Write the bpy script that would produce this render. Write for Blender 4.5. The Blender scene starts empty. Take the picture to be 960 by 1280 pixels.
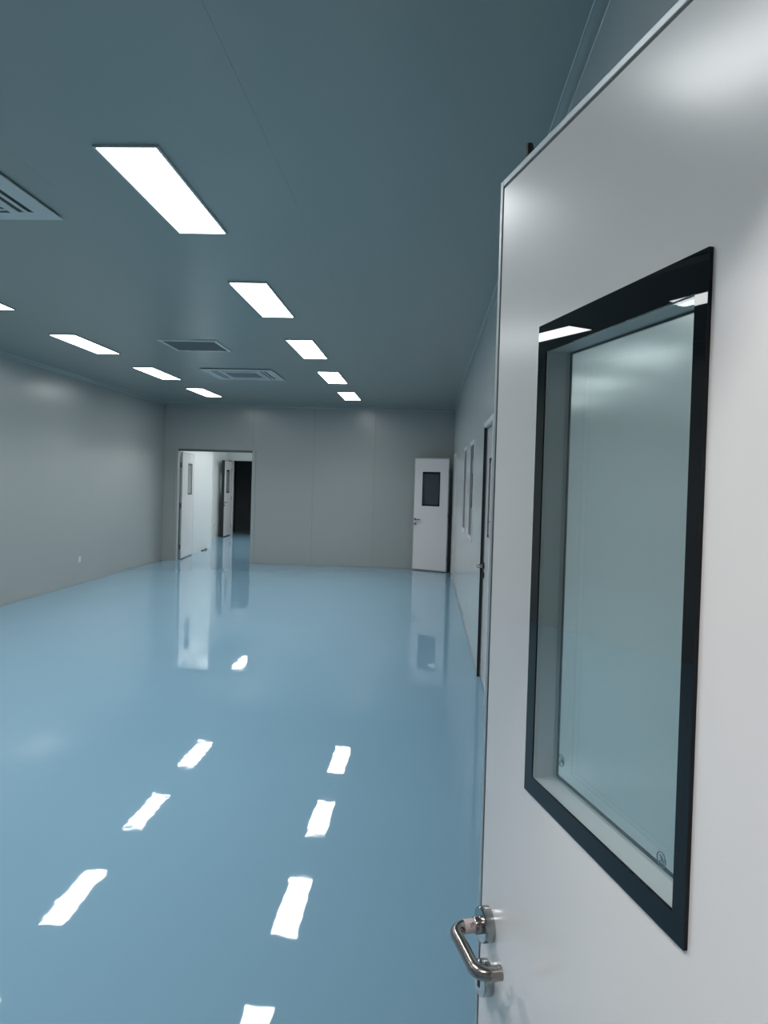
import bpy, bmesh, math, random
from mathutils import Matrix, Vector

random.seed(7)
SC = bpy.context.scene
COL = SC.collection

# ------------------------------------------------------------------ camera
F_PX, PX, PY = 924.0, 480.0, 621.0           # focal length and principal point in 960 x 1280 pixels
CAM_H = 1.64
d = Vector(((535.0 - PX) / F_PX, (604.5 - PY) / F_PX, 1.0)).normalized()      # down the hall
g = Vector((-0.029, 1.0, 0.0)); g.z = -(g.x * d.x + g.y * d.y) / d.z; g.normalize()
xr = g.cross(d)
rows = (xr, d, -g)                            # world X, Y, Z seen in camera space (x right, y down, z ahead)
cam_data = bpy.data.cameras.new('camera')
cam = bpy.data.objects.new('camera', cam_data); COL.objects.link(cam)
m = Matrix.Identity(4)
for i in range(3):
    m[i][0] = rows[i][0]; m[i][1] = -rows[i][1]; m[i][2] = -rows[i][2]
m[2][3] = CAM_H
cam.matrix_world = m
cam_data.sensor_fit = 'VERTICAL'; cam_data.sensor_height = 36.0
cam_data.lens = F_PX / 1280.0 * 36.0
cam_data.shift_y = (PY - 640.0) / 1280.0
cam_data.clip_start = 0.02; cam_data.clip_end = 100
SC.camera = cam

# ------------------------------------------------------------------ world, exposure
w = bpy.data.worlds.new('world'); SC.world = w; w.use_nodes = True
w.node_tree.nodes['Background'].inputs[0].default_value = (0.02, 0.022, 0.023, 1)
w.node_tree.nodes['Background'].inputs[1].default_value = 1.0
SC.view_settings.view_transform = 'Standard'; SC.view_settings.look = 'None'
SC.view_settings.gamma = 1.0; SC.view_settings.use_curve_mapping = False
SC.view_settings.exposure = 0.0
LAMP = 14.0                                   # radiance of the LED panels
LAMP_ANTE = 42.0
LED_WATTS, LED_SPREAD = 10.5, 125.0           # downward beam of each panel behind its prismatic sheet
LAMP_COL = (0.96, 0.995, 1.0, 1)
ANTE_COL = (1.0, 0.975, 0.945, 1)

# ------------------------------------------------------------------ materials
def mat(name, col, rough=0.4, metal=0.0, spec=0.5, noise=None, bump=None, coat=0.0):
    M = bpy.data.materials.new(name); M.use_nodes = True
    nt = M.node_tree; b = nt.nodes['Principled BSDF']
    b.inputs['Base Color'].default_value = (*col, 1)
    b.inputs['Roughness'].default_value = rough
    b.inputs['Metallic'].default_value = metal
    b.inputs['Specular IOR Level'].default_value = spec
    b.inputs['Coat Weight'].default_value = coat
    b.inputs['Coat Roughness'].default_value = 0.03
    tc = nt.nodes.new('ShaderNodeTexCoord')
    if noise:                                  # (scale, amount): faint mottling of the colour itself
        n = nt.nodes.new('ShaderNodeTexNoise'); n.inputs['Scale'].default_value = noise[0]
        n.inputs['Detail'].default_value = 3
        nt.links.new(tc.outputs['Object'], n.inputs['Vector'])
        mx = nt.nodes.new('ShaderNodeMix'); mx.data_type = 'RGBA'
        k = noise[1]
        mx.inputs[6].default_value = (*[c * (1 - k) for c in col], 1)
        mx.inputs[7].default_value = (*[min(1, c * (1 + k)) for c in col], 1)
        nt.links.new(n.outputs['Fac'], mx.inputs[0])
        nt.links.new(mx.outputs[2], b.inputs['Base Color'])
    if bump:                                   # (scale, height in metres)
        n = nt.nodes.new('ShaderNodeTexNoise'); n.inputs['Scale'].default_value = bump[0]
        n.inputs['Detail'].default_value = bump[2] if len(bump) > 2 else 1
        nt.links.new(tc.outputs['Object'], n.inputs['Vector'])
        bp = nt.nodes.new('ShaderNodeBump'); bp.inputs['Distance'].default_value = bump[1]
        bp.inputs['Strength'].default_value = 1.0
        nt.links.new(n.outputs['Fac'], bp.inputs['Height'])
        nt.links.new(bp.outputs['Normal'], b.inputs['Normal'])
    return M

def glass_mat(name, tint):
    M = bpy.data.materials.new(name); M.use_nodes = True
    nt = M.node_tree; nt.nodes.clear()
    o = nt.nodes.new('ShaderNodeOutputMaterial'); mx = nt.nodes.new('ShaderNodeMixShader')
    t = nt.nodes.new('ShaderNodeBsdfTransparent'); t.inputs[0].default_value = (*tint, 1)
    gl = nt.nodes.new('ShaderNodeBsdfGlossy'); gl.inputs['Roughness'].default_value = 0.0
    fr = nt.nodes.new('ShaderNodeFresnel'); fr.inputs[0].default_value = 1.35
    # thin pane: the ray leaves at the angle it came in, so the far face takes the same index
    ge = nt.nodes.new('ShaderNodeNewGeometry'); io = nt.nodes.new('ShaderNodeMix'); io.data_type = 'FLOAT'
    io.inputs[2].default_value = 1.35; io.inputs[3].default_value = 1 / 1.35
    nt.links.new(ge.outputs['Backfacing'], io.inputs[0]); nt.links.new(io.outputs[0], fr.inputs[0])
    nt.links.new(fr.outputs[0], mx.inputs[0]); nt.links.new(t.outputs[0], mx.inputs[1])
    nt.links.new(gl.outputs[0], mx.inputs[2]); nt.links.new(mx.outputs[0], o.inputs[0])
    return M

def lamp_mat(name, strength, colour):
    M = bpy.data.materials.new(name); M.use_nodes = True
    nt = M.node_tree; nt.nodes.clear()
    o = nt.nodes.new('ShaderNodeOutputMaterial'); e = nt.nodes.new('ShaderNodeEmission')
    e.inputs[0].default_value = colour; e.inputs[1].default_value = strength
    nt.links.new(e.outputs[0], o.inputs[0])
    return M

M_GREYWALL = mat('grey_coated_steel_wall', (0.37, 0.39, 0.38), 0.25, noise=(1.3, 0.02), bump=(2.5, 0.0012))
M_RWALL = mat('sheen_lightened_steel_wall', (0.58, 0.60, 0.59), 0.20, spec=0.6, noise=(1.3, 0.02), bump=(2.5, 0.0012))  # wall colour lightened to stand in for gloss at grazing view
M_WALL = mat('white_coated_steel_wall', (0.70, 0.72, 0.71), 0.28, noise=(1.3, 0.02), bump=(2.5, 0.0012))
M_CEIL = mat('coated_steel_ceiling', (0.275, 0.315, 0.302), 0.28, noise=(1.3, 0.02), bump=(2.5, 0.0012))
M_UNLITWALL = mat('wall_darkened_as_unlit', (0.16, 0.17, 0.17), 0.5)  # colour darkened so the unlit room stays dim despite stray light
M_JOINT = mat('grey_sealant', (0.38, 0.40, 0.40), 0.6)
M_FLOOR = mat('blue_epoxy', (0.212, 0.362, 0.470), 0.025, noise=(0.7, 0.03), bump=(5.0, 0.0006, 2.2))
M_DOOR = mat('satin_white_door', (0.77, 0.735, 0.73), 0.215, spec=0.55, noise=(3, 0.01), bump=(3.0, 0.0008))
M_ALU = mat('aluminium_profile', (0.50, 0.53, 0.54), 0.38, metal=0.6)
M_TRIM = mat('white_powder_coat', (0.70, 0.68, 0.68), 0.35)
M_FRAMEGREY = mat('grey_frame_coat', (0.30, 0.32, 0.32), 0.4)
M_HEADSHADOW = mat('head_shadow_colour', (0.10, 0.11, 0.11), 0.4)  # dark colour painted in for the shadow line at the doorway head
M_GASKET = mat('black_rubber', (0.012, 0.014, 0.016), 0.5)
M_BLACKGLASS = mat('black_printed_glass', (0.004, 0.005, 0.007), 0.015, spec=0.28)
M_REVEAL = mat('grey_reveal', (0.56, 0.57, 0.59), 0.4)
M_GLASS = glass_mat('clear_glass', (0.95, 0.98, 0.975))
M_STEEL = mat('brushed_steel', (0.33, 0.30, 0.285), 0.22, metal=1.0)
M_CHROME = mat('polished_steel', (0.42, 0.43, 0.43), 0.16, metal=1.0)
M_LABEL = mat('pinkish_paper_tape', (0.62, 0.50, 0.50), 0.6)
M_INK = mat('black_ink', (0.02, 0.02, 0.035), 0.5)
M_PLASTIC = mat('white_plastic', (0.58, 0.60, 0.59), 0.4)
M_GREYPL = mat('grey_mesh_plastic', (0.26, 0.29, 0.285), 0.55)
M_VENT = mat('vent_grey', (0.33, 0.36, 0.355), 0.5)
M_BLACK = mat('black_plastic', (0.01, 0.012, 0.012), 0.45)
M_STAMP = mat('etched_glass_stamp', (0.08, 0.13, 0.15), 0.5)
M_WINFILL = mat('dark_window_fill', (0.030, 0.038, 0.052), 0.5)  # colour of the added dark filling in the corner door window
M_LAMP = lamp_mat('led_diffuser', LAMP, LAMP_COL)
M_LAMP2 = lamp_mat('led_diffuser_anteroom', LAMP_ANTE, ANTE_COL)

# ------------------------------------------------------------------ helpers
def new_bm(): return bmesh.new()

def box(bm, x0, x1, y0, y1, z0, z1):
    v = [bm.verts.new((x, y, z)) for x in (x0, x1) for y in (y0, y1) for z in (z0, z1)]
    for f in ((0, 1, 3, 2), (4, 6, 7, 5), (0, 4, 5, 1), (2, 3, 7, 6), (0, 2, 6, 4), (1, 5, 7, 3)):
        bm.faces.new([v[i] for i in f])
    return bm

def bevel(bm, off=0.002, seg=2):
    bmesh.ops.bevel(bm, geom=list(bm.edges), offset=off, segments=seg, profile=0.5, affect='EDGES')
    return bm

def obj(name, bm, material, parent=None, smooth=False):
    bmesh.ops.recalc_face_normals(bm, faces=list(bm.faces))
    me = bpy.data.meshes.new(name); bm.to_mesh(me); bm.free()
    me.materials.append(material)
    if smooth:
        for p in me.polygons: p.use_smooth = True
        me.set_sharp_from_angle(angle=math.radians(40))
    o = bpy.data.objects.new(name, me); COL.objects.link(o)
    if parent is not None: o.parent = parent
    return o

def tag(o, label=None, cat=None, group=None, kind=None):
    if label: o['label'] = label
    if cat: o['category'] = cat
    if group: o['group'] = group
    if kind: o['kind'] = kind
    return o

def empty(name, loc=(0, 0, 0), rz=0.0):
    o = bpy.data.objects.new(name, None); COL.objects.link(o)
    o.location = loc; o.rotation_euler = (0, 0, rz); o.empty_display_size = 0.1
    return o

def copy_tree(o, parent=None):
    c = o.copy(); COL.objects.link(c); c.parent = parent
    for ch in [k for k in bpy.data.objects if k.parent == o]: copy_tree(ch, c)
    return c

def tube(bm, pts, r, seg=16, caps=True):
    """round tube along a polyline"""
    pts = [Vector(p) for p in pts]; rings = []
    t0 = (pts[1] - pts[0]).normalized()
    up = Vector((0, 0, 1)) if abs(t0.z) < 0.9 else Vector((1, 0, 0))
    nrm = t0.cross(up).normalized()
    for i, p in enumerate(pts):
        a = pts[max(i - 1, 0)]; b = pts[min(i + 1, len(pts) - 1)]
        t = (b - a).normalized()
        nrm = (nrm - t * nrm.dot(t)).normalized(); bn = t.cross(nrm)
        rings.append([bm.verts.new(p + nrm * r * math.cos(2 * math.pi * k / seg) + bn * r * math.sin(2 * math.pi * k / seg)) for k in range(seg)])
    for A, B in zip(rings, rings[1:]):
        for k in range(seg):
            bm.faces.new((A[k], A[(k + 1) % seg], B[(k + 1) % seg], B[k]))
    if caps:
        bm.faces.new(rings[0][::-1]); bm.faces.new(rings[-1])
    return bm

def rounded_path(pts, rad, n=8):
    pts = [Vector(p) for p in pts]; out = [pts[0]]
    for a, b, c in zip(pts, pts[1:], pts[2:]):
        u = (a - b).normalized(); v = (c - b).normalized()
        ang = u.angle(v); tl = rad / math.tan(ang / 2)
        cen = b + (u + v).normalized() * (rad / math.sin(ang / 2))
        p0 = b + u * tl; p1 = b + v * tl
        for k in range(n + 1):
            q = (p0 - cen).slerp(p1 - cen, k / n) if False else None
            f = k / n
            q = (p0 - cen) * (1 - f) + (p1 - cen) * f
            out.append(cen + q.normalized() * rad)
    out.append(pts[-1])
    return out

def grid_wall(a, b, z0, z1, holes, t, place, tilt=0.0):
    """flat slab in (s, z) with rectangular holes; place(s, depth, z) gives the world point"""
    bm = new_bm()
    hs = [h for h in holes if h[1] > a + 1e-6 and h[0] < b - 1e-6]
    S = sorted({a, b} | {min(max(v, a), b) for h in hs for v in h[:2]})
    Z = sorted({z0, z1} | {min(max(v, z0), z1) for h in hs for v in h[2:]})
    def solid(i, j):
        if i < 0 or j < 0 or i >= len(S) - 1 or j >= len(Z) - 1: return False
        cs = (S[i] + S[i + 1]) / 2; cz = (Z[j] + Z[j + 1]) / 2
        return not any(h[0] < cs < h[1] and h[2] < cz < h[3] for h in hs)
    cache = {}
    mid = (a + b) / 2
    def V(i, j, k):
        if (i, j, k) not in cache:
            cache[(i, j, k)] = bm.verts.new(place(S[i], (0 if k == 0 else t) + (tilt * (S[i] - mid) if k == 0 else 0), Z[j]))
        return cache[(i, j, k)]
    for i in range(len(S) - 1):
        for j in range(len(Z) - 1):
            if not solid(i, j): continue
            for k in (0, 1):
                bm.faces.new((V(i, j, k), V(i + 1, j, k), V(i + 1, j + 1, k), V(i, j + 1, k)))
            if not solid(i - 1, j): bm.faces.new((V(i, j, 0), V(i, j + 1, 0), V(i, j + 1, 1), V(i, j, 1)))
            if not solid(i + 1, j): bm.faces.new((V(i + 1, j, 0), V(i + 1, j + 1, 0), V(i + 1, j + 1, 1), V(i + 1, j, 1)))
            if not solid(i, j - 1): bm.faces.new((V(i, j, 0), V(i + 1, j, 0), V(i + 1, j, 1), V(i, j, 1)))
            if not solid(i, j + 1): bm.faces.new((V(i, j + 1, 0), V(i + 1, j + 1, 0), V(i + 1, j + 1, 1), V(i, j + 1, 1)))
    return bm

def panel_wall(name, label, a, b, z0, z1, holes, place, seam0, pitch=1.18, core=0.08, skin=0.02, parts=True, wm=None):
    """sandwich-panel wall: sealant-grey core with separate coated panels in front"""
    root = obj(name, grid_wall(a, b, z0, z1, holes, core, lambda s, dd, z: place(s, dd + skin, z)), M_JOINT if parts else M_WALL)
    tag(root, label, 'wall', kind='structure')
    k = math.floor((a - seam0) / pitch)
    s = seam0 + k * pitch
    while s < b - 0.01:
        p, q = max(a, s), min(b, s + pitch)
        s += pitch
        if q - p < 0.05: continue
        bm = grid_wall(p + 0.001, q - 0.001, z0, z1, holes, skin, place, tilt=random.uniform(-0.0016, 0.0016))
        if bm.faces: obj('wall_panel', bm, wm or M_WALL, root)
        else: bm.free()
    return root

# ------------------------------------------------------------------ the setting
XL, XR, YF, YN, H = -5.14, 0.476, 14.12, 0.52, 3.06
DH = 2.14                                    # door opening height

floor = obj('floor', box(new_bm(), -7.2, 3.2, -3.2, 24.2, -0.15, 0.0), M_FLOOR)
tag(floor, 'glossy pale blue epoxy floor reflecting the ceiling lights', 'floor', kind='structure')

ceil = obj('ceiling', box(new_bm(), -7.2, 3.2, -3.2, 24.2, H + 0.02, H + 0.12), M_CEIL)
tag(ceil, 'flat grey panelled ceiling with lights and air units', 'ceiling', kind='structure')
seams = [XL, -4.257, -3.077, -1.897, -0.717, XR]
for x0, x1 in zip(seams, seams[1:]):
    ys = [YN, 4.74, 8.96, YF]
    for y0, y1 in zip(ys, ys[1:]):
        obj('ceiling_panel', box(new_bm(), x0 + 0.0004, x1 - 0.0004, y0 + 0.0002, y1 - 0.0002, H, H + 0.02), M_CEIL, ceil)

# openings (s0, s1, z0, z1)
R_DOOR = (5.52, 6.36, -0.01, DH)             # closed door in the right wall
R_EXIT = (12.93, 13.72, -0.01, DH)           # opening of the far corner door
R_WIN = [(7.72, 8.42, 1.05, 2.11), (9.12, 9.82, 1.05, 2.11)]
F_OPEN = (-4.87, -3.39, -0.01, 2.15)         # double opening in the far wall
N_OPEN = (-0.42, 0.33, -0.01, DH)            # doorway the camera looks through

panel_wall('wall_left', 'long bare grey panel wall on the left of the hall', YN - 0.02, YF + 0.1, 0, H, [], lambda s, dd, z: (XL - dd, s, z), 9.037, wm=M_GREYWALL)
panel_wall('wall_right', 'panel wall at right, lightened for sheen, with windows and doors', YN - 0.02, YF + 0.1, 0, H, [R_DOOR, R_EXIT] + R_WIN, lambda s, dd, z: (XR + dd, s, z), 2.243, wm=M_RWALL)
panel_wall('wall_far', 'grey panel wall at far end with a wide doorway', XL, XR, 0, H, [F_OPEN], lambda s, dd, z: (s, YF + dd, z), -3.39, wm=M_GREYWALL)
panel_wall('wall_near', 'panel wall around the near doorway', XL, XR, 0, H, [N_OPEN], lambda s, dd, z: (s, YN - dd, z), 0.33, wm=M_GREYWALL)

def plain_wall(name, label, x0, x1, y0, y1, z0=0, z1=H, holes=None, along='y', wm=None):
    if holes:
        if along == 'x': bm = grid_wall(x0, x1, z0, z1, holes, y1 - y0, lambda s, dd, z: (s, y0 + dd, z))
        else: bm = grid_wall(y0, y1, z0, z1, holes, x1 - x0, lambda s, dd, z: (x0 + dd, s, z))
    else: bm = box(new_bm(), x0, x1, y0, y1, z0, z1)
    return tag(obj(name, bm, wm or M_WALL), label, 'wall', kind='structure')

# room beyond the far doorway
Y2 = 21.0
P_OPEN = (-5.62, -4.76, -0.01, 2.15)
plain_wall('wall_beyond_left', 'white wall beside the open leaf beyond the far doorway', -5.10, -4.99, YF + 0.1, 16.6)
plain_wall('wall_beyond_corner', 'white wall corner standing out beyond the far doorway', -6.3, -4.99, 16.6, 16.9)
plain_wall('wall_beyond_recess', 'white recessed wall deep beyond the far doorway', -5.87, -5.77, 16.9, Y2)
plain_wall('wall_beyond_far', 'end wall with a dark doorway beyond the far doorway', -6.3, -2.6, Y2, Y2 + 0.1, holes=[P_OPEN], along='x')
plain_wall('wall_beyond_right', 'right wall of the room beyond the far doorway', -2.7, -2.6, YF + 0.1, Y2)
plain_wall('wall_dark_room_left', 'left wall of the dark room', -6.3, -6.2, Y2 + 0.1, 23.6, wm=M_UNLITWALL)
plain_wall('wall_dark_room_right', 'right wall of the dark room', -4.2, -4.1, Y2 + 0.1, 23.6, wm=M_UNLITWALL)
plain_wall('wall_dark_room_far', 'back wall of the dark room', -6.3, -4.1, 23.6, 23.7, wm=M_UNLITWALL)
tag(obj('trim_9', bevel(box(new_bm(), -5.012, -4.981, 16.868, 16.906, 0, 3.06), 0.004, 2), M_TRIM), 'bright white corner strip beyond the far doorway', 'trim', kind='structure')
# side passage behind the right wall
plain_wall('wall_passage_far_side', 'wall of the side passage behind the windows', 2.1, 2.2, 4.2, YF + 0.1)
plain_wall('wall_passage_near', 'near end wall of the side passage', XR + 0.1, 2.2, 4.1, 4.2)
plain_wall('wall_passage_far', 'far end wall of the side passage', XR + 0.1, 2.2, YF + 0.1, YF + 0.2)
# anteroom in which the photographer stands
plain_wall('wall_anteroom_left', 'left wall of the anteroom behind the camera', -2.0, -1.9, -2.9, YN - 0.1)
plain_wall('wall_anteroom_right', 'right wall of the anteroom behind the camera', 0.9, 1.0, -2.9, YN - 0.1)
plain_wall('wall_anteroom_back', 'back wall of the anteroom behind the camera', -2.0, 1.0, -3.0, -2.9)

# cove trims between wall and ceiling, and along the floor
def cove(name, label, p0, p1, inward, z, up):
    """quarter-round hollow moulding from p0 to p1; inward = unit vector into the room"""
    bm = new_bm(); r = 0.034; prof = [(0, 0), (r, 0)]
    for k in range(1, 6):
        a = math.pi / 2 * k / 6
        prof.append((r - r * math.sin(a) * 0.62 - 0.38 * r * k / 6, r - (r * math.cos(a) * 0.62 + 0.38 * r * (1 - k / 6))))
    prof.append((0, r))
    A = []; B = []
    for u, v in prof:
        for L, p in ((A, p0), (B, p1)):
            L.append(bm.verts.new((p[0] + inward[0] * u, p[1] + inward[1] * u, z + (-v if up else v))))
    n = len(prof)
    for k in range(n): bm.faces.new((A[k], A[(k + 1) % n], B[(k + 1) % n], B[k]))
    bm.faces.new(A); bm.faces.new(B[::-1])
    o = tag(obj(name, bm, M_CEIL), label, 'trim', kind='structure')
    for u, v in ((r, 0.0008), (0.0008, r)):
        q = [(p[0] + inward[0] * u, p[1] + inward[1] * u, z + (-v if up else v)) for p in (p0, p1)]
        obj('bead', tube(new_bm(), q, 0.0022, 8), M_TRIM, o)
    return o
cove('trim_1', 'pale cove moulding between right wall and ceiling', (XR, YN), (XR, YF), (-1, 0), H, True)
cove('trim_2', 'pale cove moulding between left wall and ceiling', (XL, YN), (XL, YF), (1, 0), H, True)
cove('trim_3', 'pale cove moulding between far wall and ceiling', (XL, YF), (XR, YF), (0, -1), H, True)
def base(name, label, x0, x1, y0, y1):
    b = box(new_bm(), x0, x1, y0, y1, 0, 0.016)
    tag(obj(name, b, M_FRAMEGREY), label, 'baseboard', kind='structure')
base('baseboard_left', 'thin grey base strip along the left wall', XL, XL + 0.008, YN, YF)
base('baseboard_far', 'thin grey base strip along the far wall', -3.33, XR, YF - 0.008, YF)
base('baseboard_right', 'thin grey base strip along the right wall', XR - 0.006, XR, 6.42, 12.85)

# ------------------------------------------------------------------ doors
def ring_parts(name, x0, x1, z0, z1, wl, wr, wb, wt, y0, y1, material, parent, lean=0.0):
    """rectangular border of one piece: outer rectangle x0..x1, z0..z1, band widths l r b t"""
    bm = grid_wall(x0, x1, z0, z1, [(x0 + wl, x1 - wr, z0 + wb, z1 - wt)], y1 - y0, lambda s, dd, z: (s, y0 + dd + (lean * (x1 - s) if dd > 0 else 0), z))
    return obj(name, bm, material, parent)

def lathe_y(bm, prof, cx, cz, seg=28):
    """solid of revolution about the y axis: prof = [(radius, y)]"""
    rings = []
    for r, y in prof:
        rings.append([bm.verts.new((cx + r * math.cos(2 * math.pi * k / seg), y, cz + r * math.sin(2 * math.pi * k / seg))) for k in range(seg)])
    for A, B in zip(rings, rings[1:]):
        for k in range(seg): bm.faces.new((A[k], A[(k + 1) % seg], B[(k + 1) % seg], B[k]))
    bm.faces.new(rings[0]); bm.faces.new(rings[-1])
    return bm

def lever_set(root, W, side, TH, zc, lever_mat, rose_mat, tape=False):
    """rose, U-shaped lever and key rose on one face (side = +1 front, -1 back)"""
    yf = 0.0 if side > 0 else -TH
    f = lambda y: yf + side * y
    x = W - 0.050
    h = obj('lever_handle', tube(new_bm(), rounded_path([(x, f(0.004), zc), (x, f(0.060), zc), (x - 0.112, f(0.060), zc), (x - 0.112, f(0.026), zc)], 0.021, 10), 0.0098, 20), lever_mat, root, True)
    h['label'] = 'U-shaped steel lever'
    obj('rose', bevel_rose(x, f, zc, 0.026, 0.016), rose_mat, h, True)
    r2 = obj('key_rose', bevel_rose(x - 0.002, f, zc - 0.082, 0.026, 0.016), rose_mat, root, True)
    bm = new_bm(); box(bm, x - 0.0055, x + 0.0015, min(f(0.0155), f(0.017)), max(f(0.0155), f(0.017)), zc - 0.095, zc - 0.070)
    obj('keyhole', bm, M_BLACK, r2)
    bm = new_bm(); lathe_y(bm, [(0.0128, f(0.014)), (0.0128, f(0.024)), (0.0115, f(0.026))], x, zc)
    obj('collar', bm, M_STEEL, h, True)
    if tape:
        bm = new_bm(); lathe_y(bm, [(0.0101, f(0.0245)), (0.0103, f(0.025)), (0.0103, f(0.042)), (0.0101, f(0.0425))], x, zc)
        tp = obj('paper_tape', bm, M_LABEL, h, True); tp['label'] = 'pinkish paper tape with two black pen marks'
        # two pen characters written round the tape
        def stroke(bm, pts):
            P = []
            for yy, ang in pts:
                P.append((x + 0.0105 * math.sin(ang), f(yy), zc + 0.0105 * math.cos(ang)))
            tube(bm, P, 0.00045, 6)
        bm = new_bm()
        a0 = math.radians(50)                         # turned to the side facing the doorway
        stroke(bm, [(0.0345, -a0 - 0.30), (0.0318, -a0 - 0.22)]); stroke(bm, [(0.0318, -a0 - 0.22), (0.0345, -a0 + 0.18)])
        stroke(bm, [(0.0340, -a0 + 0.02), (0.0318, -a0 + 0.22)])
        stroke(bm, [(0.0305, -a0 - 0.08), (0.0305, -a0 + 0.36)]); stroke(bm, [(0.0305, -a0 - 0.08), (0.0285, -a0 - 0.02)])
        stroke(bm, [(0.0285, -a0 - 0.02), (0.0288, -a0 + 0.30)]); stroke(bm, [(0.0305, -a0 + 0.18), (0.0288, -a0 + 0.18)])
        obj('pen_marks', bm, M_INK, tp)

def bevel_rose(x, f, z, r, t):
    bm = new_bm()
    return lathe_y(bm, [(r, f(0.0)), (r, f(t * 0.8)), (r * 0.96, f(t)), (0.3 * r, f(t))], x, z)

def door_leaf(name, label, hinge, rz, W, HT=2.12, TH=0.034, zc=0.960, win=None, tape=False, dark_fill=False, sides=(1, -1), dark_lever=False, dark_edge=False, z_win=(1.22, 1.86), win_cx=None):
    """leaf: local x from the hinge edge (0) to the latch edge (W), y = 0 front face, -TH back face"""
    root = empty(name, (hinge[0], hinge[1], 0.0), rz)
    tag(root, label, 'door', kind='structure')
    zb = 0.012
    wx = (W / 2 if win_cx is None else win_cx)
    x0, x1 = wx - 0.1815, wx + 0.1815; z0, z1 = z_win
    hole = (x0 + 0.018, x1 - 0.024, z0 + 0.024, z1 - 0.0372)
    e = 0.010                                         # aluminium edge strip
    bm = grid_wall(e + 0.0045, W - e - 0.0045, zb + e + 0.0045, HT - e - 0.0045, [hole], TH, lambda s, dd, z: (s, -dd, z))
    obj('panel', bm, M_DOOR, root)
    # gasket: the dark line round the panel, sunk below the faces
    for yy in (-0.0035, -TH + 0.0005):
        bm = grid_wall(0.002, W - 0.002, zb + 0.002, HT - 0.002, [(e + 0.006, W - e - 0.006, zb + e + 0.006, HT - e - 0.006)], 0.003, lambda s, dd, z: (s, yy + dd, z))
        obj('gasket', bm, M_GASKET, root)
    # edge profiles, proud of the face by 1 mm
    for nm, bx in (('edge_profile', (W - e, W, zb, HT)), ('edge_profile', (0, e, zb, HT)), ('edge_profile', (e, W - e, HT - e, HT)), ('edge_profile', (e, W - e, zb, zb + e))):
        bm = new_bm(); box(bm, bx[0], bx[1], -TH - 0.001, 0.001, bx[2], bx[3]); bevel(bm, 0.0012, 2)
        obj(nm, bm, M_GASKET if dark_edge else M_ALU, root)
    # window: black printed border on both faces, reveal, two panes
    bf = ring_parts('window_border', x0, x1, z0, z1, 0.019, 0.024, 0.025, 0.038, 0.0, 0.002, M_BLACKGLASS, root, lean=0.0065)
    bf['label'] = 'glossy black border of the window'
    bk = ring_parts('window_border', x0, x1, z0, z1, 0.0215, 0.0270, 0.0275, 0.0400, -TH - 0.002, -TH, M_BLACKGLASS, root)
    rv = ring_parts('reveal', hole[0] - 0.001, hole[1] + 0.001, hole[2] - 0.001, hole[3] + 0.001, 0.0015, 0.0015, 0.0015, 0.0015, -TH + 0.0005, -0.0005, M_REVEAL, root)
    pf = obj('pane', box(new_bm(), x0 + 0.0192, x1 - 0.0242, -0.001, 0.0015, z0 + 0.0252, z1 - 0.0382), M_GLASS, bf)
    pb = obj('pane', box(new_bm(), hole[0] + 0.001, hole[1] - 0.001, -TH + 0.002, -TH + 0.006, hole[2] + 0.001, hole[3] - 0.001), M_GLASS, bk)
    if dark_fill:  # added dark slats and sheet, in place of shade behind the window
        n = 12; ww = (hole[1] - hole[0]) / n
        for k in range(n):
            bm = new_bm(); box(bm, hole[0] + k * ww + 0.002, hole[0] + (k + 1) * ww - 0.002, -TH + 0.015, -TH + 0.017, hole[2] + 0.004, hole[3] - 0.004)
            obj('fill_slat', bm, M_WINFILL, root)
        obj('fill_sheet', box(new_bm(), hole[0] + 0.001, hole[1] - 0.001, -TH + 0.009, -TH + 0.011, hole[2] + 0.001, hole[3] - 0.001), M_WINFILL, root)
    if tape:                                          # round maker's stamps etched in the corners of the back pane
        for sx, sz in ((W - 0.215, 1.276), (W - 0.443, 1.2585)):
            bm = new_bm(); yy = -TH + 0.0065
            def arc(r, a0, a1, n, cx=0, cz=0): return [(sx + cx + r * math.cos(a0 + (a1 - a0) * k / n), yy, sz + cz + r * math.sin(a0 + (a1 - a0) * k / n)) for k in range(n + 1)]
            tube(bm, arc(0.0075, 0, 2 * math.pi, 28), 0.0006, 5)
            tube(bm, arc(0.0038, 0.9, 5.4, 16, 0.0012), 0.0006, 5)
            tube(bm, arc(0.0018, 0.9, 5.4, 12, 0.0012), 0.0006, 5)
            tube(bm, [(sx - 0.0042, yy, sz - 0.004), (sx - 0.0052, yy, sz + 0.002)], 0.0005, 5)
            obj('glass_stamp', bm, M_STAMP, pb)
    for sd in sides:
        lever_set(root, W, sd, TH, zc, M_STEEL, M_BLACK if dark_lever else M_CHROME, tape and sd > 0)
    # hinges on the hinge edge
    for hz in (0.25, 1.06, 1.87):
        hg = obj('hinge', tube(new_bm(), [(-0.006, 0.006, hz - 0.05), (-0.006, 0.006, hz + 0.05)], 0.007, 12), M_STEEL, root, True)
        bm = new_bm(); box(bm, -0.0015, 0.0, -0.030, 0.004, hz - 0.05, hz + 0.05)
        obj('hinge_leaf', bm, M_STEEL, hg)
    return root

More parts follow.
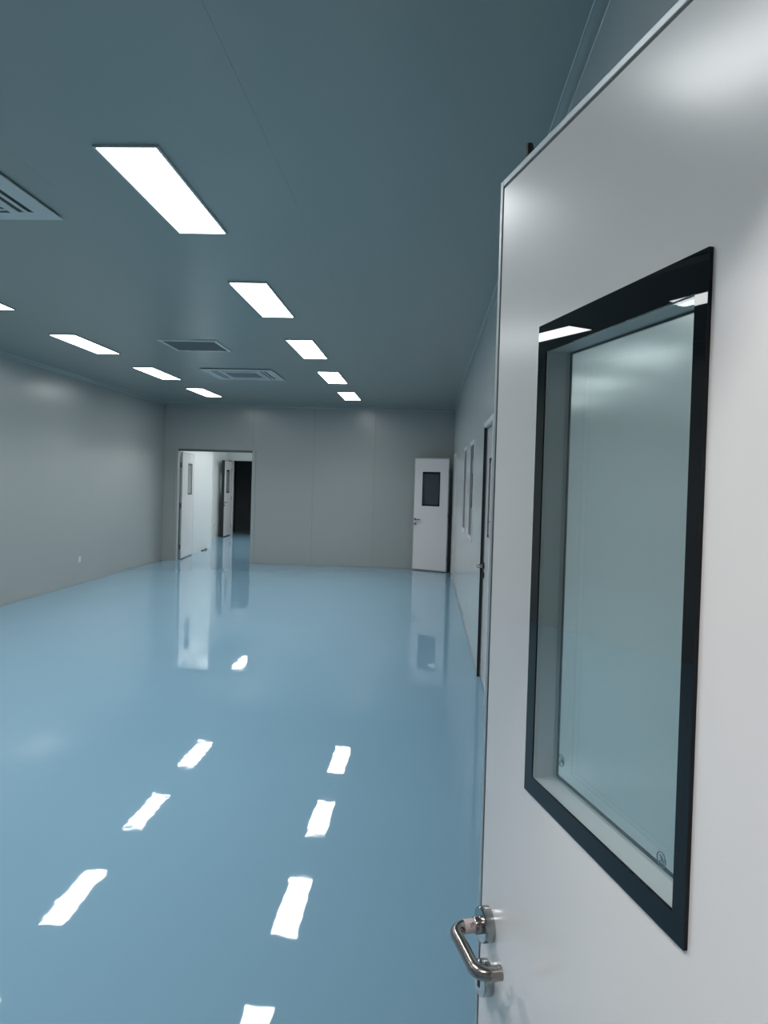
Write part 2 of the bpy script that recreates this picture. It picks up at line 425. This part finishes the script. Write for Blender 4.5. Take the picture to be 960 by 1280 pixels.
# the near open door
ang = math.atan2(0.9601, -0.2797)
W1 = 0.70
hx, hy = 0.102 + W1 * 0.2797, 1.191 - W1 * 0.9601
near = door_leaf('door_1', 'large open white door with black-framed window in the foreground', (hx, hy), ang, W1, tape=True, win_cx=W1 - 0.3465)
bm = new_bm(); lathe_pts = [(0.006, 0), (0.0065, 0.020), (0.0045, 0.026)]
rings = [[bm.verts.new((W1 - 0.085 + r * math.cos(2 * math.pi * k / 14), -0.010 + r * math.sin(2 * math.pi * k / 14), 2.12 + z)) for k in range(14)] for r, z in lathe_pts]
for A, B in zip(rings, rings[1:]):
    for k in range(14): bm.faces.new((A[k], A[(k + 1) % 14], B[(k + 1) % 14], B[k]))
bm.faces.new(rings[0]); bm.faces.new(rings[-1])
nb = obj('top_stop', bm, M_BLACK, near); nb['label'] = 'small black stop on the top edge'

# open door at the far right corner
a = math.atan2(0.31, -0.645)
door_leaf('door_2', 'white door with dark window standing open at the far right corner', (0.385, 13.69), a, 0.72, dark_fill=True)
# open leaf just beyond the far doorway
a = math.atan2(1.0, -0.09)
door_leaf('door_3', 'white door leaf folded open inside the far doorway', (-4.862, 14.29), a, 1.0, z_win=(1.27, 1.91), win_cx=0.66, sides=())
# open leaf in the next doorway
a = math.atan2(-0.95, 0.06)
door_leaf('door_4', 'distant white door leaf open beside the dark doorway', (-5.635, 20.94), a, 0.95, win_cx=0.50, TH=0.075, dark_edge=True)  # leaf thickened and edge strips blackened to widen the dark band
# closed door in the right wall
door_leaf('door_5', 'closed white door in the right wall beside the near open door', (XR + 0.020, 5.55), math.pi / 2, 0.78, sides=(1,), dark_lever=True, win_cx=0.33)

# door frames
def door_frame(name, label, along, c, s0, s1, z1, depth0, depth1, wd=0.05, lip=0.012, fm=None, shadow_head=False):
    """three profiles lining an opening; along = 'x' or 'y' is the direction of the wall, c unused offsets are absolute"""
    root = empty(name, ((s0 + s1) / 2, depth0, 0) if along == 'x' else (depth0, (s0 + s1) / 2, 0))
    tag(root, label, 'door frame', kind='structure')
    inv = Matrix.Translation(-Vector(root.location))
    def pc(nm, a, b, za, zb_):
        bm = new_bm()
        if along == 'x': box(bm, a, b, depth0, depth1, za, zb_)
        else: box(bm, depth0, depth1, a, b, za, zb_)
        bevel(bm, 0.003, 1)
        bmesh.ops.transform(bm, matrix=inv, verts=list(bm.verts))
        obj(nm, bm, M_HEADSHADOW if shadow_head and nm == 'head' else (fm or M_TRIM), root)  # head takes the painted shadow colour, jambs the plain one
    hd = 0.028 if shadow_head else wd
    pc('jamb', s0 - wd, s0 + lip, 0, z1 + hd); pc('jamb', s1 - lip, s1 + wd, 0, z1 + hd)
    pc('head', s0 + lip, s1 - lip, z1 - lip, z1 + hd)

    return root
door_frame('trim_4', 'grey metal frame of the wide far doorway', 'x', 0, F_OPEN[0], F_OPEN[1], F_OPEN[3], YF - 0.012, YF + 0.112, wd=0.06, fm=M_GREYWALL, shadow_head=True)
door_frame('trim_5', 'white metal frame of the closed right wall door', 'y', 0, R_DOOR[0], R_DOOR[1], R_DOOR[3], XR - 0.010, XR + 0.112, wd=0.035)
ob = obj('gasket', box(new_bm(), XR - 0.012 - (XR - 0.010), 0.024, 6.3445 - 5.94, 6.349 - 5.94, 0, DH), M_GASKET, bpy.data.objects['trim_5'])
door_frame('trim_6', 'white metal frame of the far corner doorway', 'y', 0, R_EXIT[0], R_EXIT[1], R_EXIT[3], XR - 0.012, XR + 0.112)
door_frame('trim_7', 'white metal frame of the distant dark doorway', 'x', 0, P_OPEN[0], P_OPEN[1], P_OPEN[3], Y2 - 0.012, Y2 + 0.112)
door_frame('trim_8', 'metal frame of the doorway at the camera', 'x', 0, N_OPEN[0], N_OPEN[1], N_OPEN[3], YN - 0.112, YN - 0.004, lip=0.004)

# windows in the right wall
for i, (y0, y1, z0, z1) in enumerate(R_WIN):
    root = empty('window_%d' % (i + 1), (XR, (y0 + y1) / 2, z0))
    tag(root, ['tall window in right wall nearer the closed door', 'tall window in right wall nearer the far corner door'][i], 'window', kind='structure')
    ym = (y0 + y1) / 2
    def pc(nm, a, b, c, dd, x0, x1, mt):
        bm = new_bm(); box(bm, x0 - XR, x1 - XR, a - ym, b - ym, c - z0, dd - z0)
        return obj(nm, bm, mt, root)
    fw = 0.035
    for nm, a, b, c, dd in (('frame_bar', y0 - 0.01, y0 + fw, z0 - 0.01, z1 + 0.01), ('frame_bar', y1 - fw, y1 + 0.01, z0 - 0.01, z1 + 0.01),
                            ('frame_bar', y0 + fw, y1 - fw, z1 - fw, z1 + 0.01), ('frame_bar', y0 + fw, y1 - fw, z0 - 0.01, z0 + fw)):
        pc(nm, a, b, c, dd, XR - 0.010, XR + 0.108, M_TRIM)
    for x in (XR + 0.004, XR + 0.085):
        pc('pane', y0 + fw, y1 - fw, z0 + fw, z1 - fw, x, x + 0.005, M_GLASS)
    for k, (a, b, c, dd) in enumerate(((y0 + fw, y0 + fw + 0.02, z0 + fw, z1 - fw), (y1 - fw - 0.02, y1 - fw, z0 + fw, z1 - fw), (y0 + fw + 0.02, y1 - fw - 0.02, z1 - fw - 0.02, z1 - fw), (y0 + fw + 0.02, y1 - fw - 0.02, z0 + fw, z0 + fw + 0.02))):
        pc('black_border', a, b, c, dd, XR + 0.002, XR + 0.0039, M_BLACKGLASS)

# ------------------------------------------------------------------ ceiling lights
LW, LL = 0.290, 1.115
def ceiling_light(x, y, label, group, material=None, rz=0.0):
    root = empty('ceiling_light', (x, y, H), rz)
    tag(root, label, 'light', group)
    t, zz = 0.012, -0.011
    for bx in ((-LW / 2, LW / 2, -LL / 2, -LL / 2 + t), (-LW / 2, LW / 2, LL / 2 - t, LL / 2), (-LW / 2, -LW / 2 + t, -LL / 2 + t, LL / 2 - t), (LW / 2 - t, LW / 2, -LL / 2 + t, LL / 2 - t)):
        obj('frame_bar', box(new_bm(), *bx, zz, 0), M_ALU, root)
    obj('diffuser', box(new_bm(), -LW / 2 + t, LW / 2 - t, -LL / 2 + t, LL / 2 - t, zz + 0.002, -0.001), material or M_LAMP, root)
    if material is None:
        ld = bpy.data.lights.new('panel_beam', 'AREA'); ld.shape = 'RECTANGLE'; ld.size = LW - 2 * t; ld.size_y = LL - 2 * t
        ld.energy = LED_WATTS; ld.spread = math.radians(LED_SPREAD); ld.color = LAMP_COL[:3]
        lo = bpy.data.objects.new('panel_beam', ld); COL.objects.link(lo); lo.parent = root; lo.location = (0, 0, zz - 0.001)
    return root
YS = [1.53, 3.69, 5.85, 7.99, 10.13, 12.28]
RL = ['LED panel light overhead beside the open white door, out of frame', 'nearest and largest LED panel light on the grey ceiling', 'second LED panel light from the camera in the right row',
      'middle LED panel light of the right row, third from camera', 'fourth LED panel light from the camera in the right row', 'smallest LED panel light of the right row, farthest from camera']
LL_ = ['LED panel light of the left row nearest the camera, out of frame', 'LED panel light of the left row beside the near air unit, out of frame', 'LED panel light cut off by the left edge of the picture',
       'largest fully visible LED panel light of the left row', 'LED panel light of the left row, second from the far wall', 'farthest LED panel light of the left row near the far doorway']
for y, l in zip(YS, RL): ceiling_light(-1.345, y, l, 'LED panel lights of the right row')
for y, l in zip(YS, LL_): ceiling_light(-3.78, y - (0.06 if y > 7 else 0.12), l, 'LED panel lights of the left row')
ceiling_light(-4.60, 18.55, 'LED panel light in the room beyond the far doorway', 'LED panel lights beyond the far doorway')
ceiling_light(-4.0, 15.75, 'added LED panel light above the leaf beyond the far doorway', 'LED panel lights beyond the far doorway')  # added fixture to illuminate the leaf and wall here
ceiling_light(-3.3, 16.9, 'added LED panel light brightening the room beyond, hidden by the far wall', 'LED panel lights beyond the far doorway')  # extra unseen fixture, added to brighten this room
ceiling_light(-3.55, 20.0, 'added LED panel light brightening the dark doorway end, hidden by the far wall', 'LED panel lights beyond the far doorway')  # second unseen fixture added for brightness at the far end
ceiling_light(-0.85, -0.25, 'LED panel light of the anteroom behind the camera', 'LED panel lights behind the camera', M_LAMP2, math.pi / 2)

# ------------------------------------------------------------------ air units and vent
def cassette(x, y, label):
    S = 0.475
    root = empty('air_conditioner', (x, y, H)); tag(root, label, 'air conditioner', 'ceiling air conditioners')
    # square face with four slot holes and a centre hole, rounded look through a bevelled rim
    zt, zb = -0.008, -0.014
    slots = []
    c = 0.250                                        # half size of the central intake
    a, b = 0.286, 0.370                              # slots
    # face built on a grid of cells
    def inside(px, py):
        if abs(px) < c and abs(py) < c: return True
        return (a < abs(px) < b and abs(py) < 0.365) or (a < abs(py) < b and abs(px) < 0.235)
    lines = sorted({-S, -b, -a, -0.365, -0.235, -c, c, 0.235, 0.365, a, b, S})
    bm = new_bm(); cache = {}
    def V(i, j, k):
        if (i, j, k) not in cache: cache[(i, j, k)] = bm.verts.new((lines[i], lines[j], zb if k == 0 else zt))
        return cache[(i, j, k)]
    n = len(lines) - 1
    sol = lambda i, j: 0 <= i < n and 0 <= j < n and not inside((lines[i] + lines[i + 1]) / 2, (lines[j] + lines[j + 1]) / 2)
    for i in range(n):
        for j in range(n):
            if not sol(i, j): continue
            bm.faces.new((V(i, j, 0), V(i + 1, j, 0), V(i + 1, j + 1, 0), V(i, j + 1, 0)))
            if not sol(i - 1, j): bm.faces.new((V(i, j, 0), V(i, j + 1, 0), V(i, j + 1, 1), V(i, j, 1)))
            if not sol(i + 1, j): bm.faces.new((V(i + 1, j, 0), V(i + 1, j + 1, 0), V(i + 1, j + 1, 1), V(i + 1, j, 1)))
            if not sol(i, j - 1): bm.faces.new((V(i, j, 0), V(i + 1, j, 0), V(i + 1, j, 1), V(i, j, 1)))
            if not sol(i, j + 1): bm.faces.new((V(i, j + 1, 0), V(i + 1, j + 1, 0), V(i + 1, j + 1, 1), V(i, j + 1, 1)))
    obj('face_panel', bm, M_PLASTIC, root)
    obj('dark_box', box(new_bm(), -b - 0.005, b + 0.005, -b - 0.005, b + 0.005, -0.0079, -0.0005), M_BLACK, root)
    for k in range(4):                               # one louver in each slot, set between two dark gaps
        bm = new_bm(); hl = 0.362 if k % 2 else 0.232; box(bm, -hl, hl, a + 0.030, b - 0.030, -0.0135, -0.0105)
        bmesh.ops.rotate(bm, cent=(0, 0, 0), matrix=Matrix.Rotation(k * math.pi / 2, 3, 'Z'), verts=list(bm.verts))
        obj('louver', bm, M_PLASTIC, root)
    # intake grille: rim plus bars
    gr = obj('intake_grille', grid_wall(-c + 0.004, c - 0.004, -c + 0.004, c - 0.004, [(-c + 0.034, c - 0.034, -c + 0.034, c - 0.034)], 0.008, lambda s, dd, z: (s, z, -0.017 + dd)), M_PLASTIC, root)
    nb = 17; sp = 2 * (c - 0.034) / nb
    for k in range(nb):
        y0 = -c + 0.034 + (k + 0.22) * sp
        obj('grille_bar', box(new_bm(), -c + 0.034, c - 0.034, y0, y0 + 0.56 * sp, -0.016, -0.010), M_GREYPL, gr)
    return root
cassette(-2.545, 3.55, 'white square air conditioner cut off by the left picture edge')
cassette(-2.545, 9.98, 'white square air conditioner between the light rows near far wall')

root = empty('air_vent', (-2.545, 7.88, H)); tag(root, 'square dark ceiling vent grille between the two light rows', 'vent')
obj('vent_frame', grid_wall(-0.31, 0.31, -0.31, 0.31, [(-0.278, 0.278, -0.278, 0.278)], 0.012, lambda s, dd, z: (s, z, -0.012 + dd)), M_TRIM, root)
obj('backing', box(new_bm(), -0.28, 0.28, -0.28, 0.28, -0.003, -0.0005), M_VENT, root)
for k in range(17):
    y0 = -0.268 + k * 0.032
    bm = new_bm(); box(bm, -0.278, 0.278, y0, y0 + 0.021, -0.0100, -0.0085)
    bmesh.ops.rotate(bm, cent=(0, y0 + 0.009, -0.009), matrix=Matrix.Rotation(math.radians(14), 3, 'X'), verts=list(bm.verts))
    obj('slat', bm, M_VENT, root)

# ------------------------------------------------------------------ sockets, door stop
def socket(x, y, z, label):
    root = empty('wall_socket', (x, y, z)); tag(root, label, 'socket', 'white wall sockets')
    obj('plate', bevel(box(new_bm(), 0, 0.008, -0.043, 0.043, -0.043, 0.043), 0.002, 2), M_PLASTIC, root)
    for dy, dz, hh in ((0, 0.016, 0.008), (-0.012, -0.014, 0.009), (0.012, -0.014, 0.009)):
        obj('slot', box(new_bm(), 0.0075, 0.0085, dy - 0.002, dy + 0.002, dz - hh / 2, dz + hh / 2), M_BLACK, root)
socket(XL, 10.68, 0.365, 'small white wall socket low on the left wall')
socket(-5.77, 19.75, 0.335, 'tiny white wall socket low on the recessed wall beyond the doorway')

root = empty('door_stop', (-4.962, 16.3, 0)); tag(root, 'small black door stop on floor beyond the far doorway', 'door stop')
bm = new_bm(); box(bm, -0.020, 0.020, -0.18, 0.18, 0, 0.014); bevel(bm, 0.003, 2); obj('base_plate', bm, M_BLACK, root)
bm = new_bm(); tube(bm, [(0.004, 0.1, 0.010), (0.004, 0.1, 0.040)], 0.012, 14); obj('peg', bm, M_BLACK, root, True)
